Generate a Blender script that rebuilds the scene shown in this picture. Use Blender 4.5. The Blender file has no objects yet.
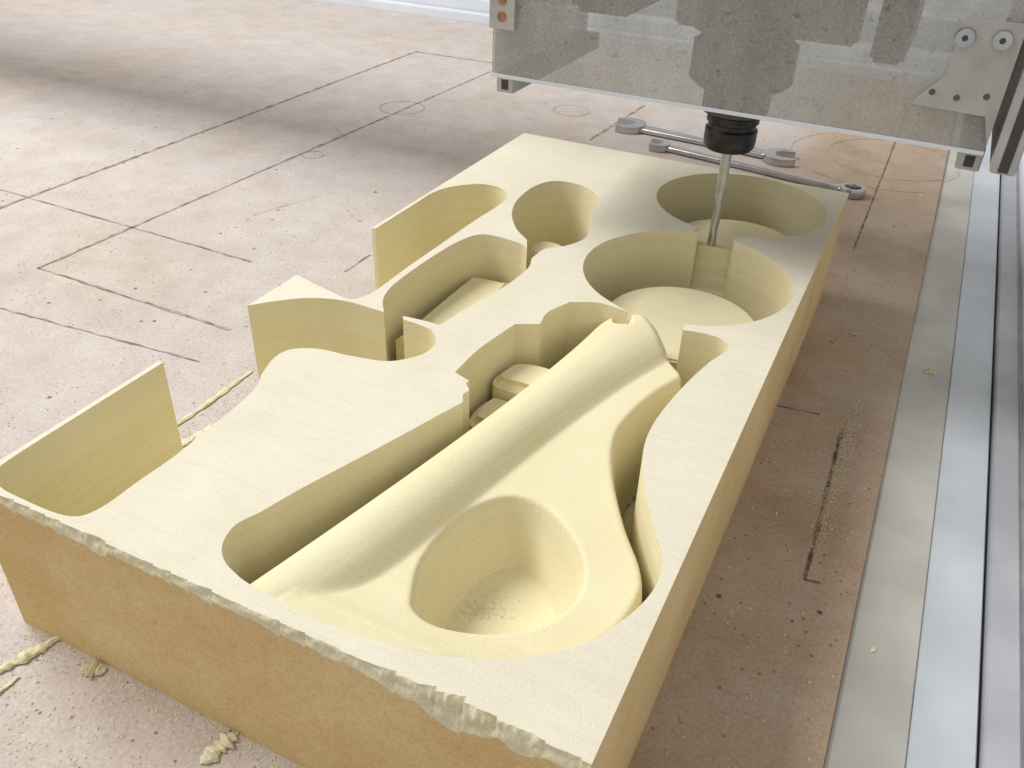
import bpy, bmesh, math, random
import numpy as np
from mathutils import Vector, Matrix, noise
from mathutils.geometry import tessellate_polygon
random.seed(4); np.random.seed(4)
S=0.43; ZT=0.36
def P(x,y,z): return (x*S,y*S,(z+ZT)*S)
SC=bpy.context.scene; COL=bpy.context.collection

# ---------------------------------------------------------------- materials
def mat(name, base, rough=.8, metal=0.0, col2=None, nscale=6, bump=0.0, bscale=300, spec=.3, detail=6, contrast=(.35,.65)):
    m=bpy.data.materials.new(name); m.use_nodes=True
    nt=m.node_tree; N=nt.nodes; L=nt.links; b=N['Principled BSDF']
    b.inputs['Roughness'].default_value=rough; b.inputs['Metallic'].default_value=metal
    b.inputs['Specular IOR Level'].default_value=spec
    b.inputs['Base Color'].default_value=(*base,1)
    tc=N.new('ShaderNodeTexCoord')
    if col2:
        n=N.new('ShaderNodeTexNoise'); n.inputs['Scale'].default_value=nscale; n.inputs['Detail'].default_value=detail
        r=N.new('ShaderNodeValToRGB'); r.color_ramp.elements[0].position=contrast[0]; r.color_ramp.elements[1].position=contrast[1]
        r.color_ramp.elements[0].color=(*base,1); r.color_ramp.elements[1].color=(*col2,1)
        L.new(tc.outputs['Object'],n.inputs['Vector']); L.new(n.outputs[0],r.inputs[0]); L.new(r.outputs[0],b.inputs['Base Color'])
    if bump:
        n2=N.new('ShaderNodeTexNoise'); n2.inputs['Scale'].default_value=bscale; n2.inputs['Detail'].default_value=4
        bp=N.new('ShaderNodeBump'); bp.inputs['Strength'].default_value=bump; bp.inputs['Distance'].default_value=.002
        L.new(tc.outputs['Object'],n2.inputs['Vector']); L.new(n2.outputs[0],bp.inputs['Height']); L.new(bp.outputs[0],b.inputs['Normal'])
    return m

def foam(name, c1, c2, lines=.5, bands=0.0, speck=.6, sscale=800):
    m=bpy.data.materials.new(name); m.use_nodes=True
    nt=m.node_tree; N=nt.nodes; L=nt.links; b=N['Principled BSDF']
    b.inputs['Roughness'].default_value=.92; b.inputs['Specular IOR Level'].default_value=.15
    tc=N.new('ShaderNodeTexCoord')
    n=N.new('ShaderNodeTexNoise'); n.inputs['Scale'].default_value=9; n.inputs['Detail'].default_value=8; n.inputs['Roughness'].default_value=.65
    r=N.new('ShaderNodeValToRGB'); r.color_ramp.elements[0].position=.35; r.color_ramp.elements[1].position=.7
    r.color_ramp.elements[0].color=(*c1,1); r.color_ramp.elements[1].color=(*c2,1)
    L.new(tc.outputs['Object'],n.inputs['Vector']); L.new(n.outputs[0],r.inputs[0])
    def strat(scale,lo,hi,fac,src,a=.35,b_=.65,det=2):
        mp=N.new('ShaderNodeMapping'); mp.inputs['Scale'].default_value=scale
        L.new(tc.outputs['Object'],mp.inputs['Vector'])
        n3=N.new('ShaderNodeTexNoise'); n3.inputs['Scale'].default_value=1; n3.inputs['Detail'].default_value=det
        L.new(mp.outputs[0],n3.inputs['Vector'])
        mx=N.new('ShaderNodeMix'); mx.data_type='RGBA'; mx.blend_type='MULTIPLY'; mx.inputs[0].default_value=fac
        r2=N.new('ShaderNodeValToRGB'); r2.color_ramp.elements[0].position=a; r2.color_ramp.elements[1].position=b_
        r2.color_ramp.elements[0].color=(*lo,1); r2.color_ramp.elements[1].color=(*hi,1)
        L.new(n3.outputs[0],r2.inputs[0]); L.new(src,mx.inputs[6]); L.new(r2.outputs[0],mx.inputs[7])
        return mx.outputs[2],n3.outputs[0]
    c,h=strat((1.5,1.5,420),(.90,.885,.85),(1,1,1),lines,r.outputs[0])
    h2=None
    if bands:
        c,h2=strat((25,330,3),(.91,.905,.89),(1,1,1),bands,c,.3,.6,1)      # fine cutter passes across the block
        c,h3=strat((9,.5,1),(.95,.945,.935),(1,1,1),bands,c,.47,.53,0)
    c,h4=strat((sscale,)*3,(.86,.85,.80),(1,1,1),speck,c,.3,.6)
    L.new(c,b.inputs['Base Color'])
    n2=N.new('ShaderNodeTexNoise'); n2.inputs['Scale'].default_value=450; n2.inputs['Detail'].default_value=4; n2.inputs['Roughness'].default_value=.7
    L.new(tc.outputs['Object'],n2.inputs['Vector'])
    ad=N.new('ShaderNodeMath'); ad.operation='MULTIPLY_ADD'; ad.inputs[1].default_value=.3
    L.new(h2 if h2 else h,ad.inputs[0]); L.new(n2.outputs[0],ad.inputs[2])
    bp=N.new('ShaderNodeBump'); bp.inputs['Strength'].default_value=.3; bp.inputs['Distance'].default_value=.0016
    L.new(ad.outputs[0],bp.inputs['Height']); L.new(bp.outputs[0],b.inputs['Normal'])
    return m
M_top=foam('foam_top',(.77,.72,.575),(.83,.78,.64),.0,.45)
M_in =foam('foam_carved',(.81,.735,.48),(.86,.795,.56),.5)
M_out=foam('foam_outer',(.71,.505,.23),(.82,.63,.35),.25,0,1,420)
M_chip=foam('foam_chipped',(.76,.69,.46),(.85,.80,.61),.0,0,1)

def table_mat():
    m=bpy.data.materials.new('mdf_dusty'); m.use_nodes=True
    nt=m.node_tree; N=nt.nodes; L=nt.links; b=N['Principled BSDF']
    b.inputs['Roughness'].default_value=.65; b.inputs['Specular IOR Level'].default_value=.4
    tc=N.new('ShaderNodeTexCoord'); O=tc.outputs['Object']
    def nz(sc,det,ro=.6):
        n=N.new('ShaderNodeTexNoise'); n.inputs['Scale'].default_value=sc; n.inputs['Detail'].default_value=det; n.inputs['Roughness'].default_value=ro
        L.new(O,n.inputs['Vector']); return n.outputs[0]
    def ramp(v,a,b_,ca,cb):
        r=N.new('ShaderNodeValToRGB'); r.color_ramp.elements[0].position=a; r.color_ramp.elements[1].position=b_
        r.color_ramp.elements[0].color=(*ca,1); r.color_ramp.elements[1].color=(*cb,1); L.new(v,r.inputs[0]); return r.outputs[0]
    def mix(f,a,b_,bt='MIX'):
        x=N.new('ShaderNodeMix'); x.data_type='RGBA'; x.blend_type=bt
        if isinstance(f,float): x.inputs[0].default_value=f
        else: L.new(f,x.inputs[0])
        L.new(a,x.inputs[6]); L.new(b_,x.inputs[7]); return x.outputs[2]
    bare=ramp(nz(6,9,.65),.3,.7,(.35,.245,.155),(.52,.395,.27))
    dust=ramp(nz(14,10,.7),.3,.72,(.51,.455,.42),(.65,.60,.565))
    sx=N.new('ShaderNodeSeparateXYZ'); L.new(O,sx.inputs[0])
    mr=N.new('ShaderNodeMapRange'); mr.inputs[1].default_value=-.14*S-.1; mr.inputs[2].default_value=-.14*S-.25; mr.interpolation_type='SMOOTHSTEP'
    L.new(sx.outputs[0],mr.inputs[0])
    nn=ramp(nz(8,10,.75),.38,.72,(0,0,0),(.5,.5,.5))
    ad=N.new('ShaderNodeMath'); ad.operation='ADD'; ad.use_clamp=True
    L.new(mr.outputs[0],ad.inputs[0]); L.new(nn,ad.inputs[1])
    c=mix(ad.outputs[0],bare,dust)
    def mulg(c,gate,fac):
        w=N.new('ShaderNodeMix'); w.data_type='RGBA'; w.blend_type='MULTIPLY'; L.new(gate,w.inputs[0]); L.new(c,w.inputs[6]); L.new(fac,w.inputs[7]); return w.outputs[2]
    c=mulg(c,ramp(nz(2.2,8,.6),.46,.62,(0,0,0),(.8,.8,.8)),ramp(nz(30,6),.3,.7,(.90,.82,.73),(1,.96,.92)))
    v=N.new('ShaderNodeTexVoronoi'); v.inputs['Scale'].default_value=26; L.new(O,v.inputs['Vector'])
    c=mulg(c,ramp(nz(3,4),.45,.51,(0,0,0),(1,1,1)),ramp(v.outputs['Distance'],.05,.085,(.28,.2,.16),(1,1,1)))
    v2=N.new('ShaderNodeTexVoronoi'); v2.inputs['Scale'].default_value=80; L.new(O,v2.inputs['Vector'])
    c=mulg(c,ramp(nz(6,4),.42,.52,(0,0,0),(1,1,1)),ramp(v2.outputs['Distance'],.07,.15,(.42,.33,.27),(1,1,1)))
    c=mix(1.0,c,ramp(nz(260,4),.3,.7,(.80,.79,.78),(1.06,1.05,1.04)),'MULTIPLY')
    c=mix(ramp(nz(420,2),.64,.72,(0,0,0),(.5,.5,.5)),c,ramp(nz(3,1),0,1,(.75,.70,.58),(.75,.70,.58)))
    L.new(c,b.inputs['Base Color'])
    bp=N.new('ShaderNodeBump'); bp.inputs['Strength'].default_value=.45; bp.inputs['Distance'].default_value=.0015
    L.new(nz(180,6),bp.inputs['Height']); L.new(bp.outputs[0],b.inputs['Normal'])
    return m
M_table=table_mat()
M_groove=mat('groove_dark',(.22,.17,.14),.9,col2=(.50,.44,.40),nscale=45,contrast=(.42,.66))
M_slot=mat('slot_dark',(.10,.07,.05),.9,col2=(.30,.22,.15),nscale=60,contrast=(.42,.62))
M_pencil=mat('pencil_line',(.36,.31,.28),.9,col2=(.52,.46,.42),nscale=40,contrast=(.4,.65))
M_alu=mat('aluminium_dusty',(.42,.42,.40),.5,.25,col2=(.55,.54,.50),nscale=25,bump=.1)
M_railA=mat('rail_grey',(.42,.41,.37),.6,.0,col2=(.58,.57,.52),nscale=7,bump=.15,detail=10)
M_railB=mat('rail_blue_grey',(.48,.52,.56),.5,.0,col2=(.61,.65,.69),nscale=6,bump=.1,detail=10)
M_white=mat('white_paint',(.66,.69,.75),.5,col2=(.76,.78,.82),nscale=5,bump=.05)
M_side=mat('side_beam_grey',(.40,.41,.44),.5,.0,col2=(.50,.51,.54),nscale=9,bump=.08)
M_dark=mat('dark_gap',(.07,.065,.06),.8)
M_black=mat('black_steel',(.022,.022,.023),.4,.5,col2=(.06,.055,.05),nscale=60)
M_steel=mat('polished_steel',(.46,.46,.47),.22,1.0,col2=(.58,.58,.58),nscale=30,bump=.03)
M_bit=mat('tool_steel',(.42,.42,.41),.35,.8,col2=(.55,.55,.53),nscale=80)
M_spin=mat('spindle_grey',(.07,.07,.065),.6,.3,col2=(.15,.145,.13),nscale=12,bump=.1)
M_zinc=mat('zinc_bracket',(.40,.39,.36),.5,.4,col2=(.52,.50,.46),nscale=20,bump=.08)
M_rust=mat('rusty_hole',(.30,.15,.08),.8,col2=(.45,.25,.15),nscale=60)

def acrylic():
    m=bpy.data.materials.new('dusty_acrylic'); m.use_nodes=True
    nt=m.node_tree; N=nt.nodes; L=nt.links; b=N['Principled BSDF']
    b.inputs['Roughness'].default_value=.25
    tc=N.new('ShaderNodeTexCoord')
    def nz(sc,det,ro=.6,map_=None):
        n=N.new('ShaderNodeTexNoise'); n.inputs['Scale'].default_value=sc; n.inputs['Detail'].default_value=det; n.inputs['Roughness'].default_value=ro
        if map_:
            mp=N.new('ShaderNodeMapping'); mp.inputs['Scale'].default_value=map_; L.new(tc.outputs['Object'],mp.inputs['Vector']); L.new(mp.outputs[0],n.inputs['Vector'])
        else: L.new(tc.outputs['Object'],n.inputs['Vector'])
        return n.outputs[0]
    r=N.new('ShaderNodeValToRGB'); r.color_ramp.elements[0].position=.35; r.color_ramp.elements[1].position=.75
    r.color_ramp.elements[0].color=(.33,.325,.295,1); r.color_ramp.elements[1].color=(.54,.525,.48,1)
    L.new(nz(330,4),r.inputs[0])
    r3=N.new('ShaderNodeValToRGB'); r3.color_ramp.elements[0].position=.62; r3.color_ramp.elements[1].position=.72
    r3.color_ramp.elements[0].color=(1,1,1,1); r3.color_ramp.elements[1].color=(.45,.42,.38,1)
    L.new(nz(110,3),r3.inputs[0])
    mm=N.new('ShaderNodeMix'); mm.data_type='RGBA'; mm.blend_type='MULTIPLY'; mm.inputs[0].default_value=.8
    L.new(r.outputs[0],mm.inputs[6]); L.new(r3.outputs[0],mm.inputs[7]); L.new(mm.outputs[2],b.inputs['Base Color'])
    mr=N.new('ShaderNodeMapRange'); mr.inputs[1].default_value=.3; mr.inputs[2].default_value=.72; mr.inputs[3].default_value=.30; mr.inputs[4].default_value=.74
    L.new(nz(10,10,.7,(1,1,.45)),mr.inputs[0])
    t=N.new('ShaderNodeBsdfTransparent'); mx=N.new('ShaderNodeMixShader')
    L.new(mr.outputs[0],mx.inputs[0]); L.new(t.outputs[0],mx.inputs[1]); L.new(b.outputs[0],mx.inputs[2])
    L.new(mx.outputs[0],N['Material Output'].inputs['Surface'])
    return m
M_acr=acrylic()

# ---------------------------------------------------------------- helpers
def link(o,parent=None):
    COL.objects.link(o)
    if parent: o.parent=parent
    return o
def mesh_obj(name,verts,faces,mats,parent=None,fmat=None,smooth=None):
    me=bpy.data.meshes.new(name)
    me.from_pydata([P(*v) for v in verts],[],faces)
    for m in (mats if isinstance(mats,list) else [mats]): me.materials.append(m)
    if fmat is not None: me.polygons.foreach_set('material_index',fmat)
    me.update(); o=bpy.data.objects.new(name,me); link(o,parent)
    if smooth is not None: smooth_angle(me,smooth)
    return o
def smooth_angle(me,deg):
    bm=bmesh.new(); bm.from_mesh(me)
    for f in bm.faces: f.smooth=True
    a=math.radians(deg)
    for e in bm.edges:
        if len(e.link_faces)==2: e.smooth = e.calc_face_angle(0)<a
        else: e.smooth=False
    bm.to_mesh(me); bm.free()
def from_bm(name,bm,m,parent=None,deg=35):
    me=bpy.data.meshes.new(name); bm.to_mesh(me); bm.free()
    for mm in (m if isinstance(m,list) else [m]): me.materials.append(mm)
    smooth_angle(me,deg); o=bpy.data.objects.new(name,me); return link(o,parent)
def add_box(bm,x0,x1,y0,y1,z0,z1,bev=0,mi=0):
    vs=[bm.verts.new(P(x,y,z)) for z in (z0,z1) for x,y in ((x0,y0),(x1,y0),(x1,y1),(x0,y1))]
    F=[(3,2,1,0),(4,5,6,7),(0,1,5,4),(1,2,6,5),(2,3,7,6),(3,0,4,7)]
    fs=[bm.faces.new([vs[i] for i in f]) for f in F]
    for f in fs: f.material_index=mi
    if bev:
        es=set(e for f in fs for e in f.edges)
        bmesh.ops.bevel(bm,geom=list(es),offset=bev*S,segments=2,affect='EDGES')
def box(name,x0,x1,y0,y1,z0,z1,m,parent=None,bev=0):
    bm=bmesh.new(); add_box(bm,x0,x1,y0,y1,z0,z1,bev); return from_bm(name,bm,m,parent)
def lathe(bm,cx,cy,prof,n=48,mi=0):
    rings=[]
    for r,z in prof:
        rings.append([bm.verts.new(P(cx+r*math.cos(2*math.pi*i/n),cy+r*math.sin(2*math.pi*i/n),z)) for i in range(n)])
    for a,b in zip(rings,rings[1:]):
        for i in range(n):
            f=bm.faces.new((a[i],a[(i+1)%n],b[(i+1)%n],b[i])); f.material_index=mi
    for rg in (rings[0],rings[-1]):
        f=bm.faces.new(rg); f.material_index=mi
    bmesh.ops.recalc_face_normals(bm,faces=bm.faces)
def catmull(pts,step=.012):
    out=[]; n=len(pts)
    for i in range(n-1):
        p1=np.array(pts[i][:2]);p2=np.array(pts[i+1][:2])
        c1=len(pts[i])>2; c2=len(pts[i+1])>2
        p0=np.array(pts[i-1][:2]) if i>0 and not c1 else 2*p1-p2
        p3=np.array(pts[i+2][:2]) if i<n-2 and not c2 else 2*p2-p1
        d=np.linalg.norm(p2-p1)
        k=1 if (c1 and c2) else max(2,int(d/step)+1)
        for j in range(k):
            t=j/k
            m1=(p2-p0)/2; m2=(p3-p1)/2
            for mm in (m1,m2):
                l=np.linalg.norm(mm)
                if l>d*1.1: mm*=d*1.1/l
            q=(2*t**3-3*t**2+1)*p1+(t**3-2*t**2+t)*m1+(-2*t**3+3*t**2)*p2+(t**3-t**2)*m2
            out.append(tuple(q))
    out.append(tuple(pts[-1][:2]))
    return out
def arc(cx,cy,r,a0,a1,n):
    return [(cx+r*math.cos(math.radians(a0+(a1-a0)*i/n)),cy+r*math.sin(math.radians(a0+(a1-a0)*i/n))) for i in range(n+1)]

# ---------------------------------------------------------------- foam block
XL,XR,YF,YB=-1.326,-.160,.6225,2.875
block=bpy.data.objects.new('machined_foam_block',None); link(block)
block['label']='thick pale yellow foam block with carved pockets, half machined'
block['category']='foam block'
left=[(-1.314,1.069,1),(-1.314,.72),(-1.304,.66),(-1.26,.640),(-1.204,.637),(-1.134,.638),(-1.094,.646),(-1.076,.665),(-1.069,.7),(-1.068,.766),(-1.064,.841),(-1.068,.916),(-1.072,1.015),(-1.082,1.086),(-1.107,1.141),(-1.123,1.2),(-1.112,1.243),(-1.062,1.272),(-.988,1.282),(-.908,1.300),(-.868,1.337),(-.848,1.381),(-.857,1.43),(-.896,1.465),(-.972,1.474,1),(-.98,1.487,1),(-.925,1.492),(-.883,1.492,1),(-.866,1.607),(-.839,1.742),(-.832,1.863),(-.849,1.923,1),(-.842,1.992),(-.802,2.038),(-.773,2.115),(-.790,2.211,1),(-.832,2.298,1),(-.825,2.365),(-.864,2.437),(-.943,2.49),(-1.027,2.481),(-1.064,2.407),(-1.063,2.28),(-1.031,2.172),(-.972,2.079),(-.910,2.021,1),(-.887,1.973,1),(-.915,1.990),(-.999,2.0),(-1.047,1.982),(-1.073,1.903),(-1.084,1.787),(-1.087,1.67),(-1.083,1.591),(-1.064,1.53),(-1.029,1.481,1),(-1.14,1.481),(-1.222,1.452),(-1.284,1.399),(-1.326,1.349,1),(-1.326,1.535,1),(-1.149,1.493),(-1.122,1.505),(-1.107,1.555),(-1.107,1.72),(-1.104,1.86),(-1.100,2.058),(-1.092,2.202),(-1.103,2.285),(-1.152,2.334),(-1.223,2.332),(-1.29,2.264),(-1.314,2.192),(-1.315,2.1),(-1.315,1.873,1)]
outer=[(XL,1.069)]+catmull(left)+[(XL,1.873),(XL,YB),(XR,YB)]
NF=900
xs=[XR+(XL-XR)*i/NF for i in range(NF+1)]
def chip(x):
    n1=noise.noise(Vector((x*9,3.1,0)))*.5+.5
    n2=noise.noise(Vector((x*26,7.7,0)))*.5+.5
    n3=abs(noise.noise(Vector((x*60,1.7,0))))
    u_=(x*17+1.5*noise.noise(Vector((x*6,0,9))))%1.0
    sc=u_**2
    big=math.exp(-((x+.34)/.12)**2)
    y=.002+.005*n1*n2+.003*n3*n2+.005*sc*n2+ big*(.014*n2*sc+.005*n3+.004)
    if x<-1.03: y=min(y,.012)
    d=.012+.022*n1*n2+.006*n3+.014*sc*n2+big*(.035*n2+.012)
    return y,d
front=[(x,YF+chip(x)[0]) for x in xs]
outer=outer+front
c1=(-.455,2.04); r1=.272; c2=(-.45,2.606); r2=.260
gl=[(-.760,.668),(-.803,.683),(-.833,.71),(-.846,.755),(-.83,.80),(-.808,.878),(-.752,1.044),(-.687,1.246,1),(-.700,1.27,1),(-.696,1.29,1),(-.715,1.31,1),(-.712,1.32,1),(-.755,1.335,1),(-.754,1.447),(-.733,1.582,1),(-.682,1.611,1),(-.689,1.672),(-.663,1.745,1),(-.596,1.777),(-.521,1.768,1)]
steps_l=[(-.500,2.312),(-.516,2.318),(-.508,2.326),(-.522,2.332),(-.514,2.338),(-.520,2.345)]
steps_r=[(-.398,2.352),(-.386,2.344),(-.400,2.338),(-.384,2.330),(-.400,2.322),(-.386,2.314)]
gr=[(-.378,1.749,1),(-.332,1.758),(-.285,1.752),(-.262,1.722),(-.272,1.68),(-.285,1.64),(-.303,1.55),(-.318,1.435),(-.321,1.338),(-.308,1.257),(-.272,1.163),(-.224,1.074),(-.190,1.014),(-.183,.96),(-.190,.91),(-.208,.86),(-.244,.793),(-.311,.733),(-.399,.690),(-.499,.664),(-.6,.656),(-.68,.660),(-.735,.664),(-.760,.668)]
hole=catmull(gl)+arc(*c1,r1,-115,-259.5,60)+steps_l+arc(*c2,r2,-104,-438,120)+steps_r+arc(*c1,r1,76,-75,60)+catmull(gr)[:-1]
def clean(p):
    o=[]
    for q in p:
        if not o or math.dist(o[-1],q)>1e-4: o.append(q)
    if math.dist(o[0],o[-1])<1e-4: o.pop()
    return o
outer=clean(outer); hole=clean(hole)
V=[];F=[];FM=[]
tris=tessellate_polygon([[Vector((x,y,0)) for x,y in outer],[Vector((x,y,0)) for x,y in hole]])
flat=outer+hole
V=[(x,y,0) for x,y in flat]
for t in tris:
    a,b,c=[flat[i] for i in t]
    ar=(b[0]-a[0])*(c[1]-a[1])-(b[1]-a[1])*(c[0]-a[0])
    F.append(tuple(t) if ar>0 else tuple(reversed(t))); FM.append(0)
frontset=set(front)
def walls(loop,is_outer):
    n=len(loop); base=len(V)
    ar=sum(loop[i][0]*loop[(i+1)%n][1]-loop[(i+1)%n][0]*loop[i][1] for i in range(n))
    for x,y in loop: V.append((x,y,0))
    for x,y in loop: V.append((x,y,-.36))
    flip=(ar>0)!=is_outer
    for i in range(n):
        j=(i+1)%n; a,b=loop[i],loop[j]
        if is_outer and a in frontset and b in frontset: continue
        def on(k,w): return abs(a[k]-w)<.003 and abs(b[k]-w)<.003
        m=2 if is_outer and (on(0,XL) or on(0,XR) or on(1,YB)) else 1
        q=(base+i,base+n+i,base+n+j,base+j)
        F.append(q if not flip else q[::-1]); FM.append(m)
walls(outer,True); walls(hole,False)
b0=len(V); e=.0015
V+= [(XL+e,YF+e,-.3),(XR-e,YF+e,-.3),(XR-e,YB-e,-.3),(XL+e,YB-e,-.3),(XL+e,YF+e,-.36),(XR-e,YF+e,-.36),(XR-e,YB-e,-.36),(XL+e,YB-e,-.36)]
F.append((b0,b0+1,b0+2,b0+3)); FM.append(1)
F.append((b0,b0+3,b0+7,b0+4)); FM.append(1)
body=mesh_obj('block_body',V,F,[M_top,M_in,M_out],block,FM,30)
V=[];F=[];FM=[]
rows=[0,.14,.28,.42,.56,.7,.85,1,1.02]
zz=[-.14,-.2,-.28,-.36]
R=len(rows)+len(zz)
for i,x in enumerate(xs):
    cy,d=chip(x)
    for k,t in enumerate(rows):
        tt=min(t,1); ins=math.sin(math.pi*tt)
        zk=-d*(tt**1.2)
        w=noise.noise(Vector((x*38,cy*40,zk*55)))*ins; w2=noise.noise(Vector((x*130,2,zk*150)))*ins
        V.append((x,max(YF,YF+cy*(1-tt)+(w*.9+w2*.35)*(.003+cy*.7)),zk*(1+.12*w)-(.0015 if t>1 else 0)))
    for k,z in enumerate(zz): V.append((x,YF+.0006*noise.noise(Vector((x*30,z*30,1))),z))
for i in range(NF):
    for k in range(R-1):
        a=i*R+k; F.append((a,a+1,a+R+1,a+R)); FM.append(0 if k<7 else 1)
ff=mesh_obj('front_face',V,F,[M_chip,M_out],block,FM,50)
ff['label']='golden tan front face with torn pale upper edge'

# ---- carved forms
def sdf(px,py,poly):
    poly=np.array(poly); n=len(poly); d2=np.full(px.shape,1e9); ins=np.zeros(px.shape,bool)
    for i in range(n):
        a=poly[i];b=poly[(i+1)%n]; e_=b-a
        wx=px-a[0];wy=py-a[1]; t=np.clip((wx*e_[0]+wy*e_[1])/(e_@e_+1e-12),0,1)
        d2=np.minimum(d2,(wx-t*e_[0])**2+(wy-t*e_[1])**2)
        c=((a[1]>py)!=(b[1]>py))
        with np.errstate(divide='ignore',invalid='ignore'):
            xi=a[0]+(py-a[1])/(b[1]-a[1]+1e-15)*e_[0]
        ins^=(c&(px<xi))
    d=np.sqrt(d2); return np.where(ins,d,-d)
def closed(pts,step=.012):
    n=len(pts); out=[]
    for i in range(n):
        p0,p1,p2,p3=[np.array(pts[(i+k)%n]) for k in (-1,0,1,2)]
        k=max(2,int(np.linalg.norm(p2-p1)/step))
        for j in range(k):
            t=j/k
            out.append(.5*((2*p1)+(p2-p0)*t+(2*p0-5*p1+4*p2-p3)*t*t+(3*p1-p0-3*p2+p3)*t**3))
    return out
pad=closed([(-.330,1.70),(-.372,1.55),(-.392,1.45),(-.393,1.36),(-.357,1.249),(-.291,1.127),(-.228,1.035),(-.209,.971),(-.222,.88),(-.268,.80),(-.34,.735),(-.44,.68),(-.56,.62),(-.64,.60),(-.69,.64),(-.66,.8),(-.62,1.0),(-.57,1.3),(-.52,1.6),(-.45,1.74)])
egg=closed([(-.546,.807),(-.570,.87),(-.574,.95),(-.556,1.035),(-.508,1.098),(-.439,1.106),(-.362,1.061),(-.307,.995),(-.291,.916),(-.322,.835),(-.395,.776),(-.467,.752),(-.520,.768)])
g=.0038
gx=np.arange(-.87,-.165,g); gy=np.arange(.632,1.9,g)
PX,PY=np.meshgrid(gx,gy)
dp=sdf(PX,PY,pad); de=sdf(PX,PY,egg)
def rnd(d,top,r,slope,floor):
    z=np.where(d>r,top,top-(r-np.sqrt(np.maximum(r*r-(r-np.clip(d,0,r))**2,0))))
    z=np.where(d<0,top-r+d*slope,z); return np.maximum(z,floor)
ztop=-.055+.053*np.exp(-(np.maximum(PY-.64,0)/.10)**2)
zp=rnd(dp,ztop,.012,9,-.29)
ys=np.array([.60,.74,.98,1.24,1.48,1.6,1.72,1.83])
pl=np.polyfit(ys,[-.806,-.775,-.725,-.664,-.630,-.620,-.612,-.602],3)
ph=np.polyfit(ys,[.078,.080,.080,.082,.090,.102,.125,.150],3)
lf=np.polyval(pl,PY); hw=np.polyval(ph,PY)
cx=lf+hw; u=(PX-cx)/hw
zt=-.006-.098*(1-np.sqrt(np.clip(1-u*u,0,1)))
out=np.abs(u)-1
zt=np.where(out>0,-.104-out*hw*8,zt)
yend=1.815-1.1*np.maximum(PX+.49,0)-.5*np.maximum(-.56-PX,0)
zt=zt-.018*np.exp(-(np.maximum(yend-PY,0)/.02)**2)-np.where(PY>yend,(PY-yend)*9,0)
zt-= .05*np.clip(1-np.abs((PX+.530+(PY-1.76)*.35)/.026),0,1)*(1/(1+np.exp(-(PY-1.745)/.006)))
zp=np.where(PY>yend-.01,zp-(PY-yend+.01)*9,zp)
k=.012
h=np.clip(.5+.5*(zt-zp)/k,0,1); z=zp*(1-h)+zt*h+k*h*(1-h)
wall=np.where(de>0,-(.010-np.sqrt(np.maximum(.010**2-np.clip(de,0,.010)**2,0)))-np.clip(de-.008,0,.09)*3.6,0)
flo=-.20+.03*np.exp(-((PX+.38)**2+(PY-.79)**2)/.010)
zi=z+wall
kk=.012; hh=np.clip(.5+.5*(zi-flo)/kk,0,1); zin=flo*(1-hh)+zi*hh+kk*hh*(1-hh)
z=np.where(de>0,np.minimum(zin,z),z)
z=np.maximum(z,-.29)
V=[(float(x),float(y),float(c)) for x,y,c in zip(PX.ravel(),PY.ravel(),z.ravel())]
nx=len(gx);ny=len(gy)
F=[(j*nx+i,j*nx+i+1,(j+1)*nx+i+1,(j+1)*nx+i) for j in range(ny-1) for i in range(nx-1) if max(z[j,i],z[j,i+1],z[j+1,i],z[j+1,i+1])>-.289]
pf=mesh_obj('carved_handle_form',V,F,M_in,block)
for p in pf.data.polygons: p.use_smooth=True
pf['label']='rounded tube and paddle form with an oval dish'

def prism(name,pts,z0,z1,m=M_in,bev=.006,par=block):
    bm=bmesh.new(); n=len(pts)
    a=[bm.verts.new(P(x,y,z0)) for x,y in pts]; b=[bm.verts.new(P(x,y,z1)) for x,y in pts]
    top=bm.faces.new(b); bm.faces.new(a[::-1])
    for i in range(n): bm.faces.new((a[i],a[(i+1)%n],b[(i+1)%n],b[i]))
    bmesh.ops.recalc_face_normals(bm,faces=bm.faces)
    if bev: bmesh.ops.bevel(bm,geom=list(top.edges),offset=bev*S,segments=3,affect='EDGES')
    return from_bm(name,bm,m,par,40)
for c in (c1,c2):
    prism('round_core',arc(c[0]+.01,c[1]-.03,.205,0,354,59),-.305,-.125)
bm=bmesh.new()
for i,(ya,zt_) in enumerate([(2.340,-.045),(2.332,-.09),(2.322,-.135),(2.312,-.175),(2.295,-.225)]):
    add_box(bm,-.535+.001*i,-.375-.001*i,ya,2.365-.001*i,-.305+.001*i,zt_,.002)
from_bm('channel_steps',bm,M_in,block)
prism('rectangular_core',closed([(-1.045,1.56),(-.95,1.56),(-.945,1.60),(-.94,1.95),(-.96,1.97),(-1.04,1.96),(-1.05,1.93),(-1.05,1.60)],.02),-.305,-.12)
prism('small_core',closed([(-.995,2.24),(-.93,2.235),(-.90,2.30),(-.94,2.33),(-1.0,2.32)],.02),-.305,-.14)
prism('rounded_knob',closed([(-.735,1.36),(-.66,1.35),(-.60,1.36),(-.60,1.45),(-.66,1.47),(-.735,1.46)],.015),-.305,-.125,bev=.02)
prism('rounded_knob',closed([(-.735,1.475),(-.66,1.465),(-.60,1.475),(-.60,1.57),(-.66,1.585),(-.725,1.56)],.015),-.305,-.085,bev=.02)

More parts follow.
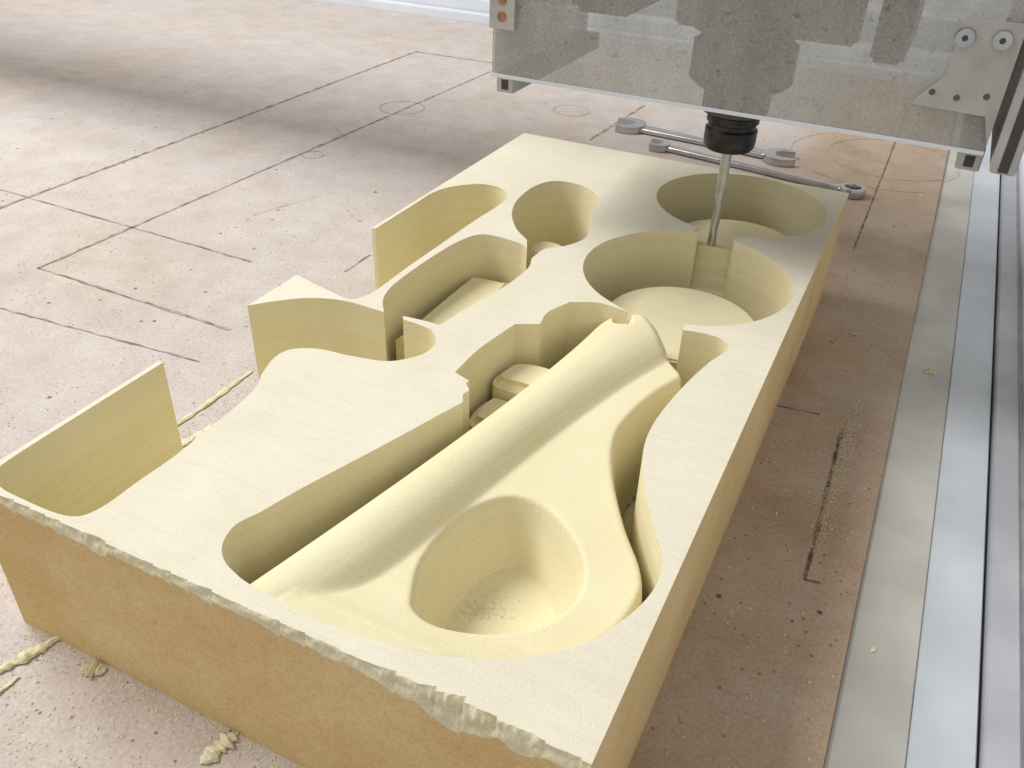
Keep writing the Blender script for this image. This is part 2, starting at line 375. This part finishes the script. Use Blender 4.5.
# ---------------------------------------------------------------- table & machine bed
tb=box('work_table',-8,.141,-.5,6.1,-.46,-.36,M_table); tb['kind']='structure'
def strip(V,F,a,b,w,z=-.3585,jit=.002):
    a=np.array(a);b=np.array(b);d=b-a;L=np.linalg.norm(d);d/=L;nrm=np.array((-d[1],d[0]));n=max(2,int(L/.03)); s=len(V)
    for i in range(n+1):
        p=a+d*L*i/n+nrm*random.uniform(-jit,jit); ww=w*random.uniform(.35,1.2)/2
        V.append((*(p+nrm*ww),z));V.append((*(p-nrm*ww),z))
    for i in range(n): q=s+2*i;F.append((q,q+2,q+3,q+1))
V=[];F=[]
for a,b,w in [((-3.15,.3),(-3.15,5.1),.017),((-3.15,5.07),(-2.3,5.1),.012),((-2.59,1.69),(-2.5,4.9),.012),((-4.2,2.12),(-2.0,2.09),.009),((-2.592,1.695),(-1.746,1.688),.011),((-3.0,1.40),(-1.697,1.506),.008),((-1.673,2.187),(-1.675,2.344),.008),((-1.475,3.98),(-1.438,4.72),.018)]:
    strip(V,F,a,b,w)
tg=mesh_obj('table_scoring',V,F,M_groove); tg['kind']='structure'
V=[];F=[]
for a,b,w in [((.021,2.069),(.032,1.465),.010),((.032,1.465),(.063,1.471),.008),((-.165,2.1),(-.044,2.112),.006),((-.116,3.3),(-.11,5.5),.007)]: strip(V,F,a,b,w,-.3585,.001)
tg=mesh_obj('table_slot',V,F,M_slot); tg['kind']='structure'
V=[];F=[]
def ring(cx,cy,r,w=.005,a0=0,a1=360):
    pts=arc(cx,cy,r,a0,a1,40)
    for p,q in zip(pts,pts[1:]): strip(V,F,p,q,w,-.358,0)
ring(-2.55,3.95,.12); ring(-2.5,3.1,.05); ring(-1.75,4.4,.1); ring(-.1,4.5,.3,.005); ring(-.15,4.45,.42,.005,60,300)
for i in range(4):
    x=random.uniform(-3,-1.6);y=random.uniform(.8,3.6);a=random.uniform(0,6.3);l=random.uniform(.05,.3)
    strip(V,F,(x,y),(x+l*math.cos(a),y+l*math.sin(a)),.003,-.358)
tp=mesh_obj('pencil_marks',V,F,M_pencil); tp['kind']='structure'
def st(o): o['kind']='structure'
st(box('bed_rail',.1425,.2725,-.5,6.1,-.46,-.372,M_railA,bev=.002))
st(box('bed_edge_rail',.2735,.384,-.5,6.1,-.46,-.370,M_railB,bev=.002))
st(box('bed_gap',.3845,.3915,-.5,6.1,-.5,-.39,M_dark))
st(box('side_beam',.392,.452,-.5,6.1,-.46,-.355,M_side,bev=.003))
st(box('side_beam_strip',.453,.466,-.5,6.1,-.46,-.37,M_alu))
st(box('side_cover',.467,1.3,-.5,6.1,-.46,-.31,M_white,bev=.01))
bm=bmesh.new(); add_box(bm,-8,.141,6.105,6.2,-.46,-.30,.004); add_box(bm,-8,1.2,6.21,6.45,-.46,-.22,.004); add_box(bm,-8,1.2,6.9,7.2,-.46,-.1,.004)
st(from_bm('bed_end_rail',bm,M_white))
st(mesh_obj('ground',[(-20,-8,-2.2),(12,-8,-2.2),(12,20,-2.2),(-20,20,-2.2)],[(0,1,2,3)],mat('concrete_floor',(.30,.29,.28),.8,col2=(.4,.39,.37))))

# ---------------------------------------------------------------- spindle with cutter
sp=bpy.data.objects.new('router_spindle',None); link(sp)
sp['label']='grey router spindle with black collet nut and long thin cutter'; sp['category']='router spindle'
sx,sy=-.467,2.352
bm=bmesh.new(); lathe(bm,sx,sy,[(.085,.345),(.088,.36),(.088,.40),(.115,.415),(.133,.43),(.133,.52),(.118,.53),(.118,.545),(.137,.55),(.137,1.2)],64); from_bm('spindle_body',bm,M_spin,sp)
bm=bmesh.new(); lathe(bm,sx,sy,[(.045,.246),(.062,.246),(.068,.254),(.070,.27),(.070,.30),(.064,.305),(.064,.315),(.070,.32),(.070,.338),(.06,.345)],48); from_bm('collet_nut',bm,M_black,sp)
bm=bmesh.new()
lathe(bm,sx,sy,[(.0145,.25),(.014,.12),(.0135,.115)],24)
n=16; rings=[]
for i in range(41):
    zc=.118-i*(.160/40); tw=i*.16
    rings.append([bm.verts.new(P(sx+(.0130-.0022*abs(math.sin(a-tw)))*math.cos(a),sy+(.0130-.0022*abs(math.sin(a-tw)))*math.sin(a),zc)) for a in [2*math.pi*q/n for q in range(n)]])
for a,b in zip(rings,rings[1:]):
    for i in range(n): bm.faces.new((a[i],b[i],b[(i+1)%n],a[(i+1)%n]))
bm.faces.new(rings[-1]); bm.faces.new(rings[0])
bmesh.ops.recalc_face_normals(bm,faces=bm.faces)
from_bm('cutter_bit',bm,M_bit,sp)

# ---------------------------------------------------------------- shroud
sh=bpy.data.objects.new('spindle_shroud',None); link(sh)
sh['label']='dusty clear acrylic guard box with metal brackets around the spindle'; sh['category']='machine guard'
box('front_panel',-1.07,.131,2.1,2.112,.412,1.3,M_acr,sh,.002)
box('side_panel',-1.07,-1.058,2.114,2.75,.412,1.3,M_acr,sh,.002)
box('side_panel',.119,.131,2.114,2.75,.412,1.3,M_acr,sh,.002)
box('bottom_trim',-1.07,.131,2.094,2.099,.406,.414,M_white,sh)
bm=bmesh.new(); add_box(bm,-.72,-.22,2.55,2.62,.50,1.3,.01); add_box(bm,-.65,-.30,2.48,2.549,.56,1.3,.01)
from_bm('spindle_clamp',bm,M_alu,sh)
bm=bmesh.new(); add_box(bm,-.17,-.09,2.4,2.8,.50,1.3,.01); from_bm('cable_duct',bm,M_black,sh)
bm=bmesh.new(); add_box(bm,-.98,-.80,2.4,2.8,.53,1.3,.02); from_bm('motor_housing',bm,M_spin,sh)
def plate(name,pts,y0,y1,m,par):
    bm=bmesh.new(); a=[bm.verts.new(P(x,y0,z)) for x,z in pts]; b=[bm.verts.new(P(x,y1,z)) for x,z in pts]
    bm.faces.new(a); bm.faces.new(b[::-1]); n=len(pts)
    for i in range(n): bm.faces.new((a[i],a[(i+1)%n],b[(i+1)%n],b[i]))
    bmesh.ops.recalc_face_normals(bm,faces=bm.faces); return from_bm(name,bm,m,par)
plate('corner_bracket',[(.015,.675),(.131,.675),(.131,.43),(.11,.49),(-.036,.495),(-.03,.51),(.01,.555)],2.082,2.093,M_zinc,sh)
def disc_y(name,x,z,r,y0,y1,m,par,n=20):
    bm=bmesh.new(); a=[bm.verts.new(P(x+r*math.cos(2*math.pi*i/n),y0,z+r*math.sin(2*math.pi*i/n))) for i in range(n)]
    b=[bm.verts.new(P(x+r*1.1*math.cos(2*math.pi*i/n),y1,z+r*1.1*math.sin(2*math.pi*i/n))) for i in range(n)]
    bm.faces.new(a);bm.faces.new(b)
    for i in range(n): bm.faces.new((a[i],a[(i+1)%n],b[(i+1)%n],b[i]))
    bmesh.ops.recalc_face_normals(bm,faces=bm.faces); return from_bm(name,bm,m,par)
for x,z in ((.026,.64),(.095,.643)):
    bo=disc_y('bolt',x,z,.018,2.066,2.0815,M_steel,sh)
    disc_y('bolt_socket',x,z,.006,2.0645,2.0655,M_dark,bo,6)
for x,z in ((-.005,.525),(.045,.52),(.1,.53)): disc_y('bracket_hole',x,z,.006,2.0805,2.0815,M_spin,sh)
plate('corner_bracket',[(-1.07,.53),(-1.0,.53),(-1.0,.80),(-1.07,.80)],2.082,2.093,M_zinc,sh)
disc_y('bracket_hole',-1.035,.56,.012,2.0805,2.0815,M_rust,sh); disc_y('bracket_hole',-1.035,.60,.012,2.0805,2.0815,M_rust,sh)
for x0 in (-1.065,.085):
    bm=bmesh.new(); add_box(bm,x0,x0+.05,2.12,2.75,.362,.411,.002); add_box(bm,x0+.015,x0+.035,2.1185,2.1195,.37,.395,0,1)
    from_bm('edge_profile',bm,[M_alu,M_dark],sh)

ga=bpy.data.objects.new('machine_gantry',None); link(ga)
ga['label']='aluminium gantry beam on side posts carrying the router spindle'; ga['category']='machine gantry'
box('cross_beam',-7,.75,2.95,3.5,.60,1.3,M_alu,ga,.01)
bm=bmesh.new(); add_box(bm,.150,.20,2.05,2.75,.385,1.3,.003); add_box(bm,.165,.185,2.0485,2.0495,.39,1.3,0,1); from_bm('side_post',bm,[M_alu,M_dark],ga)

# ---------------------------------------------------------------- wrenches
def wrench(name,p,q,kind,label,w=.022,hr=.052):
    e0=bpy.data.objects.new(name,None); link(e0); e0['label']=label; e0['category']='wrench'; e0['group']='wrenches on the table'
    p=np.array(p);q=np.array(q);d=q-p;L=np.linalg.norm(d);d/=L;nn=np.array((-d[1],d[0]))
    T=lambda s,t:tuple(p+d*s+nn*t)
    z0=-.357
    pr=[(hr*1.1,-w),(L*.5,-w*.7),(L-hr*1.3,-w),(L-hr*1.3,w),(L*.5,w*.7),(hr*1.1,w)]
    prism('shank',[T(*a) for a in pr],z0+.004,z0+.026,M_steel,.007,e0)
    def jaw(s0,sgn):
        a0=math.radians(18)
        def rt(s,t): return (s0+s*math.cos(a0)-t*math.sin(a0), s*math.sin(a0)+t*math.cos(a0))
        ou=[rt(sgn*hr*(1.1 if (a<60 or a>300) else 1)*math.cos(math.radians(a)),hr*math.sin(math.radians(a))) for a in range(46,315,12)]
        inn=[rt(sgn*hr*.74,-hr*.52),rt(0,-hr*.52),rt(-sgn*hr*.32,-hr*.28),rt(-sgn*hr*.32,hr*.28),rt(0,hr*.52),rt(sgn*hr*.74,hr*.52)]
        prism('open_jaw',[T(*a) for a in ou+inn],z0,z0+.032,M_steel,0,e0)
    def rg(s0):
        bm=bmesh.new(); n=36; R=[]
        for r,z in ((hr*.95,z0),(hr,z0+.016),(hr*.9,z0+.036),(hr*.62,z0+.036),(hr*.58,z0+.03),(hr*.58,z0)):
            c=T(s0,0); R.append([bm.verts.new(P(c[0]+r*math.cos(2*math.pi*i/n),c[1]+r*math.sin(2*math.pi*i/n),z)) for i in range(n)])
        R.append(R[0])
        for a,b in zip(R,R[1:]):
            for i in range(n): bm.faces.new((a[i],a[(i+1)%n],b[(i+1)%n],b[i]))
        bmesh.ops.recalc_face_normals(bm,faces=bm.faces); from_bm('ring_end',bm,M_steel,e0)
    if kind=='combi': jaw(hr*.6,-1); rg(L-hr)
    if kind=='double': jaw(hr*.6,-1); jaw(L-hr*.6,1)
wrench('wrench',(-1.42,4.26),(-.52,4.17),'double','polished steel open ended wrench lying on the dusty table',hr=.088,w=.036)
wrench('wrench',(-1.17,4.04),(-.15,3.88),'combi','long slim steel combination wrench lying on the dusty table',hr=.058,w=.022)

# ---------------------------------------------------------------- shavings and dust
def shaving(x,y,l,ang,w=.02,label='pale foam shaving lying on the dusty table',z0=-.357,curl=.04):
    bm=bmesh.new(); n=26; rows_=[]; s=random.uniform(0,50)
    for i in range(n+1):
        t=i/n; off=curl*l*noise.noise(Vector((t*2,s,0)))
        px=x+math.cos(ang)*l*(t-.5)-math.sin(ang)*off; py=y+math.sin(ang)*l*(t-.5)+math.cos(ang)*off
        ww=w*(.3+math.sin(math.pi*t)**.6*.7)*(1+.9*noise.noise(Vector((t*12,s,3))))
        rows_.append([bm.verts.new(P(px-math.sin(ang)*ww*math.cos(a)*.5,py+math.cos(ang)*ww*math.cos(a)*.5,z0+ww*.3*max(0,math.sin(a))*(1+1.2*noise.noise(Vector((t*14,a,s)))))) for a in [math.pi*2*q/10 for q in range(10)]])
    for a,b in zip(rows_,rows_[1:]):
        for i in range(10): bm.faces.new((a[i],a[(i+1)%10],b[(i+1)%10],b[i]))
    bm.faces.new(rows_[0]);bm.faces.new(rows_[-1]); bmesh.ops.recalc_face_normals(bm,faces=bm.faces)
    o=from_bm('foam_shaving',bm,M_chip,None,45); o['label']=label; o['category']='foam shaving'; o['group']='foam shavings on the table'
for a in [(-1.25,.57,.12,1.25,.024),(-1.225,.50,.06,1.5,.010),(-1.115,.602,.045,.4,.028),(-.80,.585,.075,1.35,.028),(-1.38,1.24,.38,1.50,.09),(-1.535,1.38,.32,1.57,.014),(-1.46,1.20,.2,1.4,.02),(-2.0,2.86,.02,.3,.012),(-.02,2.62,.02,.2,.010)]: shaving(*a)
shaving(.215,2.52,.035,.2,.022,'small pale foam shaving on the grey bed rail',-.371)
shaving(.19,1.35,.02,1.2,.012,'small pale foam shaving on the grey bed rail',-.371)
V=[];F=[]
def crumb(x,y,z,r):
    s=len(V); a0=random.uniform(0,6)
    for i in range(3): V.append((x+r*math.cos(a0+2.1*i)*random.uniform(.6,1.3),y+r*math.sin(a0+2.1*i)*random.uniform(.6,1.3),z))
    V.append((x,y,z+r*random.uniform(.3,.8))); F.extend([(s,s+1,s+3),(s+1,s+2,s+3),(s+2,s,s+3)])
for i in range(5500):
    q=random.random()
    if q<.6:
        x=random.uniform(-3.4,-1.34); y=random.uniform(.5,4.8)
        if random.random()<.5: x=-1.35-abs(random.gauss(0,.25))
    elif q<.72: x=random.uniform(-.14,.13); y=random.uniform(.6,4.5)
    else: x=random.uniform(-1.4,-.2); y=random.uniform(.35,.62)
    crumb(x,y,-.3595,random.choice([.001,.0014,.0018,.0028,.004]))
for i in range(900):
    y=random.uniform(1.55,2.25); crumb(.04+random.gauss(0,.014),y,-.3575,random.uniform(.001,.0026))
for i in range(900):
    x=random.uniform(-1.3,-.2); y=YF-abs(random.gauss(0,.02))-.003; crumb(x,y,-.3595,random.uniform(.001,.0035))
for i in range(1200): # powder left along the foot of the open pockets
    x=-1.42+random.gauss(0,.05); y=random.uniform(1.05,1.6); crumb(x,y,-.3595,random.uniform(.001,.0035))
for i in range(320):
    x=random.gauss(-.47,.022); y=random.gauss(.93,.03); crumb(x,y,-.1975,random.uniform(.001,.0026))
du=mesh_obj('foam_dust',V,F,M_chip); du['kind']='stuff'

# ---------------------------------------------------------------- camera, light
cam=bpy.data.cameras.new('camera'); cam.sensor_width=36; cam.lens=859/1024*36; cam.clip_end=200; cam.clip_start=.01
co=bpy.data.objects.new('camera',cam); COL.objects.link(co)
Rm=Matrix(((.8972,-.2693,.35),(.4403,.4885,-.7534),(.0319,.8301,.5569)))
mw=Rm.to_4x4(); mw.translation=Vector(P(0,0,1)); co.matrix_world=mw
SC.camera=co
W=bpy.data.worlds.new('World'); SC.world=W; W.use_nodes=True
bg=W.node_tree.nodes['Background']; bg.inputs[0].default_value=(1,.99,.98,1); bg.inputs[1].default_value=.56
def area(name,loc,target,size,energy,col):
    l=bpy.data.lights.new(name,'AREA'); l.shape='RECTANGLE'; l.size=size[0]; l.size_y=size[1]; l.energy=energy; l.color=col
    o=bpy.data.objects.new(name,l); COL.objects.link(o); o.location=loc
    o.rotation_euler=(Vector(target)-Vector(loc)).to_track_quat('-Z','Y').to_euler(); return o
area('window_light',(-2.9,.7,3.2),(-.5,.7,.1),(2.2,1.5),160,(1,.99,.975))
SC.view_settings.view_transform='Standard'; SC.view_settings.look='None'; SC.view_settings.exposure=0
